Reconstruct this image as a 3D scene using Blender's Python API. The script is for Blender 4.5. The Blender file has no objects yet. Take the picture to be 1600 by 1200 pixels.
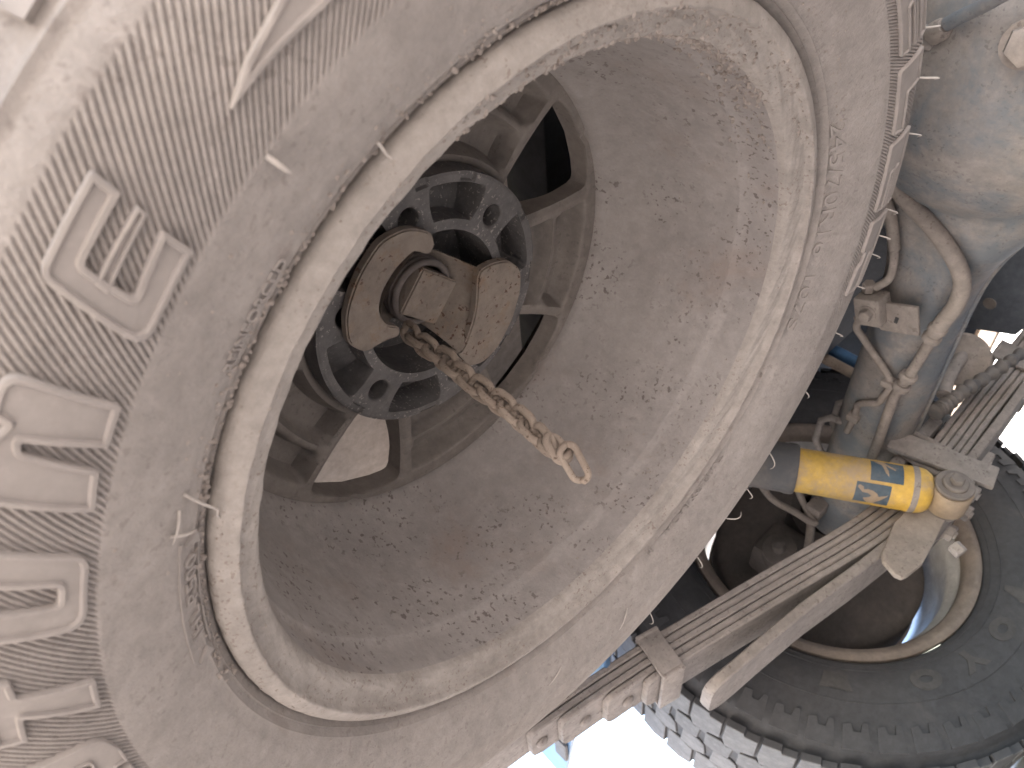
import bpy, bmesh, math, random
import numpy as np
from mathutils import Vector, Matrix
random.seed(7); rng = np.random.default_rng(7)
S = bpy.context.scene
COL = S.collection
MM = 0.001
R_ = math.radians

# ------------------------------------------------------------------ camera
cd = bpy.data.cameras.new('camera'); cam = bpy.data.objects.new('camera', cd); COL.objects.link(cam)
M = Matrix(((0.7343796679627996, 0.5182605550341765, -0.4382835844273829),
            (0.0741065764841934, -0.7030956094030031, -0.7072232881912274),
            (-0.6746811977553844, 0.4868907075862989, -0.5547456356398606)))
cam.matrix_world = Matrix.Translation((-0.21759, -0.32540, -0.20977)) @ M.to_4x4()
cd.sensor_width = 36; cd.lens = 36 * 1206.3 / 1600; cd.clip_start = 0.01; cd.clip_end = 3000
cd.dof.use_dof = True; cd.dof.focus_distance = 0.50; cd.dof.aperture_fstop = 16.0
S.camera = cam

# ------------------------------------------------------------------ sky, sun, exposure
SUN_EL, SUN_AZ = R_(38), (-0.94, -0.34)          # low sun behind the truck
w = bpy.data.worlds.new('World'); S.world = w; w.use_nodes = True
nt = w.node_tree; bg = nt.nodes['Background']
sky = nt.nodes.new('ShaderNodeTexSky'); sky.sky_type = 'NISHITA'; sky.sun_disc = False
sky.sun_elevation = SUN_EL; sky.sun_rotation = math.atan2(SUN_AZ[0], SUN_AZ[1]); sky.dust_density = 2.0
nt.links.new(sky.outputs[0], bg.inputs[0]); bg.inputs[1].default_value = 0.15
sl = bpy.data.lights.new('sun', 'SUN'); sun = bpy.data.objects.new('sun', sl); COL.objects.link(sun)
sl.energy = 5.0; sl.angle = R_(0.5); sl.color = (1.0, 0.955, 0.90)
h = math.hypot(*SUN_AZ)
sd = Vector((SUN_AZ[0] / h * math.cos(SUN_EL), SUN_AZ[1] / h * math.cos(SUN_EL), math.sin(SUN_EL)))
sun.rotation_euler = (-sd).to_track_quat('-Z', 'Y').to_euler(); sun.location = sd * 20
S.view_settings.view_transform = 'Standard'; S.view_settings.look = 'None'
S.view_settings.exposure = 3.1; S.view_settings.gamma = 1
S.cycles.max_bounces = 10; S.cycles.diffuse_bounces = 6

# ------------------------------------------------------------------ materials
def dusty(name, c1, c2, rough=0.85, scale=14.0, speck=None, speck_amt=0.35, speck_scale=260.0, bump=0.25,
          bump_scale=180.0, paint=None, paint_amt=0.5, paint_scale=9.0, metal=0.0, scuff=None, spec=0.25, bdist=0.0012, mottle=0.22, mottle_scale=90.0, desat=0.24):
    m = bpy.data.materials.new(name); m.use_nodes = True
    n = m.node_tree.nodes; l = m.node_tree.links; b = n['Principled BSDF']
    tc = n.new('ShaderNodeTexCoord')
    def ds(c):
        g_ = (c[0] + c[1] + c[2]) / 3; return tuple(v + (g_ - v) * desat for v in c)
    c1, c2 = ds(c1), ds(c2)
    def noise(sc, det=5, ro=0.6, dist=0.0):
        x = n.new('ShaderNodeTexNoise'); x.inputs['Scale'].default_value = sc; x.inputs['Detail'].default_value = det
        x.inputs['Roughness'].default_value = ro; x.inputs['Distortion'].default_value = dist
        l.new(tc.outputs['Object'], x.inputs['Vector']); return x.outputs['Fac']
    def ramp(src, a, c, rev=False):
        r = n.new('ShaderNodeMapRange'); r.inputs['From Min'].default_value = a; r.inputs['From Max'].default_value = c
        r.interpolation_type = 'SMOOTHSTEP'
        if rev: r.inputs['To Min'].default_value = 1; r.inputs['To Max'].default_value = 0
        l.new(src, r.inputs['Value']); return r.outputs['Result']
    def mix(f, a, c):
        x = n.new('ShaderNodeMix'); x.data_type = 'RGBA'
        l.new(f, x.inputs[0])
        for v, i in ((a, 6), (c, 7)):
            if isinstance(v, tuple): x.inputs[i].default_value = v + (1,)
            else: l.new(v, x.inputs[i])
        return x.outputs[2]
    def mul(a, k):
        x = n.new('ShaderNodeMath'); x.operation = 'MULTIPLY'; l.new(a, x.inputs[0])
        if isinstance(k, float): x.inputs[1].default_value = k
        else: l.new(k, x.inputs[1])
        return x.outputs[0]
    col = mix(ramp(noise(scale, 8, 0.65), 0.3, 0.7), c1, c2)
    fine = noise(bump_scale, 6, 0.7)
    col = mix(mul(ramp(noise(scale * 6, 6, 0.7, 0.4), 0.52, 0.7), 0.35), col, tuple(v * 1.18 for v in c1))
    mt_ = n.new('ShaderNodeMapRange'); mt_.inputs['From Min'].default_value = 0.32; mt_.inputs['From Max'].default_value = 0.68; mt_.inputs['To Min'].default_value = 1 - mottle; mt_.inputs['To Max'].default_value = 1 + mottle * 0.6
    l.new(noise(mottle_scale, 9, 0.75), mt_.inputs['Value'])
    vm = n.new('ShaderNodeMix'); vm.data_type = 'RGBA'; vm.blend_type = 'MULTIPLY'; vm.inputs[0].default_value = 1.0
    l.new(col, vm.inputs[6]); l.new(mt_.outputs['Result'], vm.inputs[7]); col = vm.outputs[2]
    if paint:
        pm = ramp(noise(paint_scale, 9, 0.7, 0.3), 0.62 - 0.24 * paint_amt - 0.06, 0.62 - 0.24 * paint_amt + 0.14)
        col = mix(mul(pm, 0.8), col, paint)
    if speck:
        sm = mul(ramp(noise(speck_scale, 2, 0.5), 0.60, 0.67), ramp(noise(scale * 1.7, 3), 0.40, 0.58))
        col = mix(mul(sm, speck_amt * 2.0), col, speck)
    if scuff:
        st = n.new('ShaderNodeMapping'); st.inputs['Scale'].default_value = (60, 14, 60); st.inputs['Rotation'].default_value = (0, 0, 0.6)
        l.new(tc.outputs['Object'], st.inputs['Vector'])
        sn = n.new('ShaderNodeTexNoise'); sn.inputs['Scale'].default_value = 1.0; sn.inputs['Detail'].default_value = 3
        l.new(st.outputs[0], sn.inputs['Vector'])
        col = mix(mul(ramp(sn.outputs['Fac'], 0.64, 0.72), 0.45), col, scuff)
    l.new(col, b.inputs['Base Color'])
    b.inputs['Roughness'].default_value = rough; b.inputs['Metallic'].default_value = metal
    b.inputs['Specular IOR Level'].default_value = spec
    mid = noise(bump_scale * 0.22, 6, 0.65)
    ad = n.new('ShaderNodeMath'); ad.operation = 'MULTIPLY_ADD'; l.new(mid, ad.inputs[0]); ad.inputs[1].default_value = 1.6; l.new(fine, ad.inputs[2])
    bp = n.new('ShaderNodeBump'); bp.inputs['Strength'].default_value = bump; bp.inputs['Distance'].default_value = bdist
    l.new(ad.outputs[0], bp.inputs['Height']); l.new(bp.outputs[0], b.inputs['Normal'])
    return m

DUST = (0.40, 0.335, 0.295)
MT = dict(
    tyre=dusty('dusty_rubber', (0.282, 0.245, 0.222), (0.24, 0.208, 0.189), mottle=0.17, speck=(0.15, 0.125, 0.115), speck_amt=0.22, speck_scale=300, bump=0.75, bump_scale=260, scuff=(0.20, 0.165, 0.15)),
    rib=dusty('dusty_rubber_letter', (0.262, 0.228, 0.207), (0.235, 0.204, 0.186), mottle=0.10, bump=0.12, speck=(0.2, 0.17, 0.15), speck_amt=0.06),
    rim=dusty('dusty_alloy', (0.275, 0.243, 0.226), (0.225, 0.198, 0.185), mottle=0.15, paint=(0.205, 0.165, 0.145), paint_amt=0.12, paint_scale=10, speck=(0.085, 0.066, 0.06), speck_amt=0.38, speck_scale=250, bump=0.6, rough=0.7, bump_scale=230, scale=9),
    lip=dusty('dusty_rim_lip', (0.315, 0.275, 0.245), (0.25, 0.217, 0.193), speck=(0.15, 0.11, 0.09), speck_amt=0.3, speck_scale=420, bump=0.5, bump_scale=300),
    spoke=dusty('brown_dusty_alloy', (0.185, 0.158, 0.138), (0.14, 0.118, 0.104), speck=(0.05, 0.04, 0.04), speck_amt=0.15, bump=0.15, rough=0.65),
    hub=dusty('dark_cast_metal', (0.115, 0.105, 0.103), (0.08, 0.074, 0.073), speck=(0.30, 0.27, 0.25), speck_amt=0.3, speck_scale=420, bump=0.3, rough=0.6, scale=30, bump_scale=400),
    rust=dusty('rusty_steel', (0.215, 0.172, 0.138), (0.165, 0.13, 0.104), speck=(0.09, 0.055, 0.04), speck_amt=0.6, speck_scale=260, bump=0.6, paint=(0.17, 0.115, 0.075), paint_amt=0.25, paint_scale=45),
    chain=dusty('muddy_chain_steel', (0.29, 0.225, 0.172), (0.19, 0.14, 0.105), speck=(0.09, 0.06, 0.045), speck_amt=0.4, speck_scale=500, bump=0.7, bump_scale=500, scale=45),
    thread=dusty('dark_thread_steel', (0.13, 0.105, 0.095), (0.09, 0.075, 0.07), bump=0.2),
    axle=dusty('dusty_blue_axle', (0.27, 0.233, 0.207), (0.215, 0.19, 0.173), paint=(0.12, 0.14, 0.16), paint_amt=0.6, paint_scale=11, speck=(0.07, 0.06, 0.06), speck_amt=0.2, bump=0.25, rough=0.6, spec=0.35),
    pipe=dusty('dusty_brake_line', (0.29, 0.242, 0.205), (0.23, 0.19, 0.165), speck=(0.10, 0.08, 0.07), speck_amt=0.25, bump=0.2),
    spring=dusty('brown_spring_steel', (0.28, 0.241, 0.218), (0.22, 0.19, 0.174), speck=(0.09, 0.07, 0.06), speck_amt=0.3, bump=0.3, scale=18),
    yellow=dusty('dusty_yellow_paint', (0.56, 0.355, 0.06), (0.44, 0.295, 0.09), rough=0.6, paint=(0.30, 0.235, 0.18), paint_amt=0.55, paint_scale=16, desat=0.0, bump=0.08, spec=0.45, speck=(0.3, 0.2, 0.1), speck_amt=0.15),
    sticker=dusty('dark_blue_sticker', (0.05, 0.085, 0.12), (0.10, 0.12, 0.14), rough=0.5, desat=0.0, bump=0.05, paint=(0.22, 0.19, 0.17), paint_amt=0.1, paint_scale=60),
    sand=dusty('tan_sticker_print', (0.34, 0.26, 0.18), (0.27, 0.215, 0.165), rough=0.6, desat=0.0, bump=0.05),
    bushing=dusty('grey_rubber_bushing', (0.20, 0.17, 0.155), (0.155, 0.135, 0.125), bump=0.15),
    black=dusty('dark_hole_shade', (0.06, 0.058, 0.06), (0.04, 0.04, 0.044), bump=0.15, rough=0.7),  # flat dark colour for the shade inside holes and slots
    sleeve=dusty('grey_shock_sleeve', (0.165, 0.14, 0.125), (0.115, 0.105, 0.10), bump=0.12, rough=0.6, paint=(0.07, 0.075, 0.085), paint_amt=0.5),
    rubber=dusty('dark_tyre_rubber', (0.062, 0.062, 0.068), (0.046, 0.047, 0.053), bump=0.15, rough=0.75, scale=7, paint=(0.085, 0.08, 0.08), paint_amt=0.2, spec=0.3),
    rubberlet=dusty('worn_letter_rubber', (0.088, 0.083, 0.082), (0.07, 0.067, 0.068), bump=0.15),
    tread=dusty('worn_cream_tread', (0.16, 0.155, 0.155), (0.105, 0.104, 0.108), bump=0.4, speck=(0.12, 0.1, 0.1), speck_amt=0.3),
    wheel2=dusty('brown_dust_wheel', (0.24, 0.19, 0.155), (0.17, 0.135, 0.115), bump=0.15, rough=0.6),
    chrome=dusty('silver_wheel_barrel', (0.62, 0.61, 0.61), (0.50, 0.48, 0.47), bump=0.04, rough=0.38, metal=0.15, spec=0.5),
    drum=dusty('dark_brown_drum', (0.105, 0.086, 0.075), (0.07, 0.06, 0.056), bump=0.2, rough=0.7),
    under=dusty('dusty_underbody_paint', (0.36, 0.30, 0.255), (0.27, 0.225, 0.195), bump=0.1, scale=5),
    frame=dusty('dark_chassis_paint', (0.07, 0.076, 0.088), (0.05, 0.055, 0.065), bump=0.1, rough=0.6),
    bluep=dusty('blue_painted_pipe', (0.05, 0.12, 0.24), (0.07, 0.13, 0.22), desat=0.0, bump=0.1, rough=0.4),  # plain blue on the strut; on the flap it stands in for sky light
    ground=dusty('pale_sand_ground', (0.40, 0.35, 0.31), (0.33, 0.287, 0.255), bump=0.6, scale=1.2, bump_scale=40, bdist=0.01, speck=(0.25, 0.2, 0.17), speck_amt=0.3, speck_scale=30),
    slate=dusty('slate_blue_steel', (0.15, 0.165, 0.19), (0.11, 0.125, 0.15), bump=0.1),
    board=dusty('beige_board_paint', (0.20, 0.145, 0.105), (0.12, 0.09, 0.07), bump=0.1, scale=2),
    white=dusty('white_wall_paint', (0.80, 0.79, 0.76), (0.74, 0.72, 0.69), bump=0.1, scale=2),
    body=dusty('white_body_paint', (0.70, 0.69, 0.67), (0.62, 0.60, 0.57), bump=0.02, rough=0.35, spec=0.5),
    hair=dusty('pale_rubber_hair', (0.42, 0.37, 0.33), (0.35, 0.31, 0.275), bump=0.05),
    mud=dusty('dry_tan_mud', (0.31, 0.26, 0.225), (0.225, 0.182, 0.155), bump=0.4, scale=60, speck=(0.12, 0.09, 0.07), speck_amt=0.3),
)

# ------------------------------------------------------------------ object helpers
def thing(name, label, cat, loc=(0, 0, 0), group=None):
    o = bpy.data.objects.new(name, None); COL.objects.link(o); o.empty_display_size = 0.05
    o.location = Vector(loc) * MM; o['label'] = label; o['category'] = cat
    if group: o['group'] = group
    return o
def root_loc(p):
    while p is not None and p.parent is not None: p = p.parent
    return p.location.copy() if p is not None else Vector((0, 0, 0))
def add(name, verts, faces, mat, parent=None, smooth=35, mats=None, fmat=None):
    """one mesh object from millimetre world coordinates; smooth = crease angle in degrees or 0"""
    v = np.asarray(verts, float) * MM - np.array(root_loc(parent))[None, :]
    me = bpy.data.meshes.new(name); me.from_pydata(v.tolist(), [], [tuple(int(i) for i in f) for f in faces])
    return fin(name, me, mat, parent, smooth, mats, fmat)
def fin(name, me, mat, parent, smooth, mats=None, fmat=None):
    for m in (mats or [mat]): me.materials.append(MT[m] if isinstance(m, str) else m)
    if fmat is not None: me.polygons.foreach_set('material_index', np.asarray(fmat, np.int32))
    if smooth:
        me.polygons.foreach_set('use_smooth', np.ones(len(me.polygons), bool))
        if smooth < 180: me.set_sharp_from_angle(angle=R_(smooth))
    me.update()
    o = bpy.data.objects.new(name, me); COL.objects.link(o)
    if parent: o.parent = parent
    return o
def tag(o, label, cat=None, kind=None, group=None):
    if label: o['label'] = label
    if cat: o['category'] = cat
    if kind: o['kind'] = kind
    if group: o['group'] = group
    return o
class G:
    """collects verts / faces in mm"""
    def __init__(s): s.v = []; s.f = []
    def put(s, v, f):
        k = len(s.v); s.v += [tuple(p) for p in v]; s.f += [tuple(i + k for i in q) for q in f]; return s
    def box(s, c, size, rot=None):
        a = np.array([(x, y, z) for x in (-1, 1) for y in (-1, 1) for z in (-1, 1)], float) * np.array(size) / 2
        if rot is not None: a = a @ np.array(rot).T
        return s.put(a + np.array(c), [(0, 1, 3, 2), (4, 6, 7, 5), (0, 4, 5, 1), (2, 3, 7, 6), (0, 2, 6, 4), (1, 5, 7, 3)])
    def rbox(s, c, size, rot=None, b=2.0):
        """box with bevelled edges"""
        bm = bmesh.new(); bmesh.ops.create_cube(bm, size=1.0)
        for q in bm.verts: q.co = Vector([q.co[i] * size[i] for i in range(3)])
        bmesh.ops.bevel(bm, geom=bm.edges[:], offset=b, segments=2, affect='EDGES', profile=0.5)
        return s.bm(bm, c, rot)
    def bm(s, bm, c=(0, 0, 0), rot=None):
        bm.verts.index_update()
        a = np.array([q.co[:] for q in bm.verts])
        if rot is not None: a = a @ np.array(rot).T
        s.put(a + np.array(c), [tuple(q.index for q in f.verts) for f in bm.faces]); bm.free(); return s
    def tube(s, path, r, n=12, caps=True, closed=False):
        P = np.array(path, float); m = len(P)
        rad = np.full(m, r, float) if np.isscalar(r) else np.array(r, float)
        T = np.gradient(P, axis=0) if not closed else (np.roll(P, -1, 0) - np.roll(P, 1, 0))
        T /= np.linalg.norm(T, axis=1)[:, None] + 1e-12
        u = np.cross(T[0], (0.31, 0.2, 0.93)); u /= np.linalg.norm(u); rings = []
        a = np.linspace(0, 2 * np.pi, n, endpoint=False)
        for i in range(m):
            u = u - T[i] * (u @ T[i]); u /= np.linalg.norm(u) + 1e-12; q = np.cross(T[i], u)
            rings.append(P[i] + rad[i] * (np.cos(a)[:, None] * u + np.sin(a)[:, None] * q))
        v = np.concatenate(rings); f = []
        for i in range(m if closed else m - 1):
            j = (i + 1) % m
            for k in range(n): f.append((i * n + k, i * n + (k + 1) % n, j * n + (k + 1) % n, j * n + k))
        if caps and not closed: f += [tuple(range(n))[::-1], tuple((m - 1) * n + k for k in range(n))]
        return s.put(v, f)
    def lathe(s, prof, base, axis, n=48, close=False):
        """prof = (radius, height) along axis from base"""
        ax = np.array(axis, float); ax /= np.linalg.norm(ax)
        u = np.cross(ax, (0, 0, 1) if abs(ax[2]) < 0.9 else (1, 0, 0)); u /= np.linalg.norm(u); q = np.cross(ax, u)
        a = np.linspace(0, 2 * np.pi, n, endpoint=False); C = np.cos(a)[:, None] * u + np.sin(a)[:, None] * q
        v = np.concatenate([np.array(base) + r * C + ax * hh for r, hh in prof]); m = len(prof)
        f = [(i * n + k, i * n + (k + 1) % n, (i + 1) * n + (k + 1) % n, (i + 1) * n + k) for i in range(m - 1) for k in range(n)]
        if close: f += [tuple(range(n))[::-1], tuple((m - 1) * n + k for k in range(n))]
        return s.put(v, f)
    def prism(s, poly, fn, h0, h1):
        """polygon -> solid; fn(x, y, h) gives a 3-D point"""
        n = len(poly)
        v = [fn(x, y, h0) for x, y in poly] + [fn(x, y, h1) for x, y in poly]
        return s.put(v, [tuple(range(n))[::-1], tuple(range(n, 2 * n))] + [(i, (i + 1) % n, n + (i + 1) % n, n + i) for i in range(n)])
    def done(s, name, mat, parent=None, smooth=35): return add(name, s.v, s.f, mat, parent, smooth)
def spline(pts, n=8):
    P = [np.array(p, float) for p in pts]; P = [2 * P[0] - P[1]] + P + [2 * P[-1] - P[-2]]; out = []
    for i in range(1, len(P) - 2):
        for k in range(n):
            t = k / n
            out.append(0.5 * (2 * P[i] + (P[i + 1] - P[i - 1]) * t + (2 * P[i - 1] - 5 * P[i] + 4 * P[i + 1] - P[i + 2]) * t * t + (3 * P[i] - P[i - 1] - 3 * P[i + 1] + P[i + 2]) * t ** 3))
    out.append(P[-2]); return out
def hexbolt(g, base, axis, r, hgt, washer=None):
    if washer: g.lathe([(0.1, 0), (washer, 0), (washer, 1.6), (0.1, 1.6)], base, axis, 20)
    g.lathe([(0.1, 1.0), (r, 1.0), (r, hgt - 1), (r * 0.88, hgt), (0.1, hgt)], base, axis, 6); return g
def sstep(a, b, x):
    t = np.clip((x - a) / (b - a), 0, 1); return t * t * (3 - 2 * t)
def smooth_profile(pts, n):
    P = np.array(spline(pts, n)); return P

# ================================================================== GROUND AND FAR THINGS
GZ = -354.0
g = G(); g.put([(-60000, -60000, GZ), (60000, -60000, GZ), (60000, 60000, GZ), (-60000, 60000, GZ)], [(0, 1, 2, 3)])
tag(g.done('ground', 'ground', None, 0), 'pale sandy ground below the truck', kind='structure')

# boarded wall ahead of the truck, on the left
t = thing('boarded_wall', 'sunlit beige boarded wall on a white plinth seen beyond the axle', 'wall', (6500, 3000, GZ))
g = G(); g.box((6500, 3000, GZ + 640), (160, 9000, 1280)); g.done('plinth', 'white', t, 0)
for k in range(14):
    g = G(); g.rbox((6440 + (k % 2) * 12, 3000, GZ + 1370 + k * 168), (60, 8980, 132), b=8); g.done('board', 'board', t)
g = G(); g.box((6530, 3000, GZ + 2440), (60, 8900, 2400)); g.done('backing', 'board', t, 0)

# ================================================================== SPARE WHEEL
spare = thing('spare_wheel_assembly', 'dusty spare wheel slung flat with big raised tyre letters and deep hollow rim', 'spare wheel', (0, 0, -19))
# --- tyre: profile (r, z); z grows upward into the truck
ctl = [(219.5, 12), (220.8, 6), (222.3, 3.4), (224.0, 2.2), (225.2, 0.2), (226.2, 0.8), (228.2, -1.2), (229.2, -2.8), (230.3, -2.6), (235, -6.4), (243, -10.2), (250, -13), (258, -15.8), (267, -18.3), (280, -19.3), (295, -17.8), (309, -14)]
PR = np.array([(222, 3), (227, -1), (234, -6), (243, -10.2), (250, -13), (258, -15.8), (267, -18.3), (280, -19.3), (295, -17.8), (309, -14), (318, -8), (330, 6), (345, 22), (360, 38), (372, 55), (376, 75)], float)
PRs = np.array(spline(PR, 6))
def zr(r): return np.interp(r, PRs[:, 0], PRs[:, 1])
def nrm(r):
    d = (zr(r + 1.0) - zr(r - 1.0)) / 2.0; k = 1 / np.sqrt(1 + d * d); return d * k, -k     # outward normal (dr, dz)
def surf(th, r, hh):
    """point on the sidewall: angle in degrees, radius, height above the rubber"""
    a, b = nrm(r); z = zr(r) + b * hh; rr = r + a * hh
    return np.stack([rr * np.cos(np.radians(th)), rr * np.sin(np.radians(th)), z], -1)
NT = 5120
rs = np.concatenate([[p[0] for p in ctl[:10]], np.arange(237, 267, 3.0), [266.4, 267.2, 267.6, 268.0, 268.5], np.arange(271, 308, 3.5), [308.4, 309.0, 309.6, 310.2], [311.5, 314, 316.8, 318.2, 319.0, 319.7, 320.5, 321.4, 324, 328, 334, 340, 347, 354, 361, 368, 372, 376]])
th = np.linspace(0, 360, NT, endpoint=False)
zc = np.array([p[1] for p in ctl[:10]])
RR, TH = np.meshgrid(rs, th, indexing='ij')
TH = TH + 0.2 * (np.clip(RR, 267, 310) - 267)          # grid lines follow the slanted ribs
phase = 2 * np.pi * 640 * (TH - 0.2 * (np.clip(RR, 267, 310) - 267)) / 360.0
groove = (0.5 - 0.5 * np.cos(phase)) ** 1.8 * 0.95
HH = -groove * sstep(267.2, 268.4, RR) * (1 - sstep(308.6, 310.0, RR))
HH += 1.7 * sstep(318.2, 319.6, RR) * (1 - sstep(319.9, 321.4, RR))
HH += 0.35 * np.sin(TH * 0.21) * sstep(240, 262, RR) * (1 - sstep(262, 266.5, RR))
V = surf(TH, RR, HH)
for i in range(10):     # bead area keeps its own fine ridges
    V[i, :, 2] = zc[i]
V = V.reshape(-1, 3); m = len(rs)
V2 = np.array([(r * math.cos(a), r * math.sin(a), z) for r, z in ((375, 100), (375, 150), (362, 190), (335, 222), (300, 238), (260, 236), (225, 215)) for a in np.radians(th[::10] + 0.2 * 43)])
idx = np.arange(NT); nx = (idx + 1) % NT
F = np.concatenate([np.stack([i * NT + idx, (i + 1) * NT + idx, (i + 1) * NT + nx, i * NT + nx], -1) for i in range(m - 1)])
nb = NT // 10; o2 = len(V); jd = np.arange(nb); jn = (jd + 1) % nb
F2 = [np.stack([o2 + i * nb + jd, o2 + (i + 1) * nb + jd, o2 + (i + 1) * nb + jn, o2 + i * nb + jn], -1) for i in range(6)]
VV = np.concatenate([V, V2]); FF = np.concatenate([F] + F2)
# stitch the coarse tread side onto every tenth vertex
FS = [[(m - 1) * NT + 10 * j + q for q in range(11) if True] for j in range(nb)]
FS = [tuple((m - 1) * NT + ((10 * j + q) % NT) for q in range(10, -1, -1)) + (o2 + j, o2 + (j + 1) % nb) for j in range(nb)]
tyre = add('tyre', VV, FF.tolist() + FS, 'tyre', spare, 60)
# rear side of tyre is closed by the rim; shoulder lugs of the tread
lug = G()
base_poly = [(-2.15, 325.5), (-2.0, 322.4), (1.2, 323.2), (2.15, 327), (2.15, 336), (2.15, 348), (2.15, 360), (2.15, 375), (-2.15, 375), (-2.15, 360), (-2.15, 348), (-2.15, 336)]
def lug_mesh(polyt, z_of, h0, h1):
    gg = G(); gg.prism(polyt, lambda a, r, hh: tuple(surf(np.array(a), np.array(r), np.array(hh))), h0, h1); return gg
lg = lug_mesh(base_poly, None, -3, 3.2)
lug0 = lg.done('tread_block', 'rib', spare, 30)
NL = 56
for k in range(NL):
    o = lug0 if k == 0 else lug0.copy()
    if k: COL.objects.link(o); o.parent = spare
    o.rotation_euler = (0, 0, 2 * math.pi * k / NL + R_(0.34))

# --- raised sidewall letters
RM = 287.0; DEG = RM * math.pi / 180
def ccw(Q):
    return sum(Q[i - 1][0] * Q[i][1] - Q[i][0] * Q[i - 1][1] for i in range(len(Q))) > 0
def outline(P, rad, d=0.0, step=2.0):
    """P: [(deg, r[, corner radius])] -> dense rounded outline in (s, t) mm, moved inward by d; same point count for every d"""
    Q = [np.array((p[0] * DEG, p[1])) for p in P]; rr = [p[2] if len(p) > 2 else rad for p in P]; n = len(Q); sg = 1 if ccw(Q) else -1
    E = [(Q[(i + 1) % n] - Q[i]) / np.linalg.norm(Q[(i + 1) % n] - Q[i]) for i in range(n)]
    N = [np.array((-e[1], e[0])) * sg for e in E]; S_ = []; cv = []
    for i in range(n):
        a, b = N[i - 1], N[i]; S_.append(Q[i] + (a + b) / (1 + a @ b) * d); cv.append((E[i - 1][0] * E[i][1] - E[i - 1][1] * E[i][0]) * sg > 0)
    out = []
    for i in range(n):
        b = S_[i]; a = S_[i - 1]; c = S_[(i + 1) % n]; d1 = a - b; d2 = c - b; l1 = np.linalg.norm(d1); l2 = np.linalg.norm(d2)
        r = max(0.35, rr[i] - d) if cv[i] else rr[i] + d
        k = min(r, l1 * 0.45, l2 * 0.45); p = b + d1 / l1 * k; q = b + d2 / l2 * k
        arc = [(1 - u) ** 2 * p + 2 * u * (1 - u) * b + u * u * q for u in np.linspace(0, 1, 5)]
        kk = max(1, int(np.linalg.norm(Q[(i + 1) % n] - Q[i]) / step)); b2 = c; d1 = b - c; l1 = np.linalg.norm(d1); i2 = (i + 1) % n; e = S_[(i + 2) % n]
        r2 = max(0.35, rr[i2] - d) if cv[i2] else rr[i2] + d; p2 = c + d1 / l1 * min(r2, l1 * 0.45, np.linalg.norm(e - c) * 0.45)
        out += arc + [q + (p2 - q) * t_ / kk for t_ in range(1, kk)]
    return np.array(out)
def letter(P, rad=1.0, bw=2.2, top=2.0, plate=0.9, mat='rib'):
    L0 = outline(P, rad); n = len(L0); L1 = outline(P, rad, 0.25); L2 = outline(P, rad, bw * 0.72); L3 = outline(P, rad, bw)
    bm = bmesh.new(); rows = []
    for L, hh in ((L0, -1.5), (L0, top - 0.3), (L1, top), (L2, top), (L3, plate)):
        rows.append([bm.verts.new((p[0], p[1], hh)) for p in L])
    for a, b in zip(rows, rows[1:]):
        for i in range(n):
            try: bm.faces.new((a[i], a[(i + 1) % n], b[(i + 1) % n], b[i]))
            except ValueError: pass
    f = bm.faces.new(rows[-1]); r = bmesh.ops.triangulate(bm, faces=[f])
    inner = r['faces']
    s0, s1 = L0[:, 0].min(), L0[:, 0].max()
    for axis, lo, hi in ((0, s0, s1), (1, 268, 312)):
        x = lo + 5
        while x < hi:
            co = [0, 0, 0]; co[axis] = x; no = [0, 0, 0]; no[axis] = 1
            fs = [q for q in bm.faces if all(abs(v.co.z - plate) < 1e-5 for v in q.verts)]
            ge = fs + list({e for q in fs for e in q.edges}) + list({v for q in fs for v in q.verts})
            bmesh.ops.bisect_plane(bm, geom=ge, plane_co=co, plane_no=no, dist=1e-4)
            x += 5
    bm.verts.index_update()
    A = np.array([v.co[:] for v in bm.verts]); fs = [tuple(v.index for v in q.verts) for q in bm.faces]; bm.free()
    W = surf(A[:, 0] / DEG, A[:, 1], A[:, 2])
    return add('letter', W, fs, mat, tyre, 50)
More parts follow.
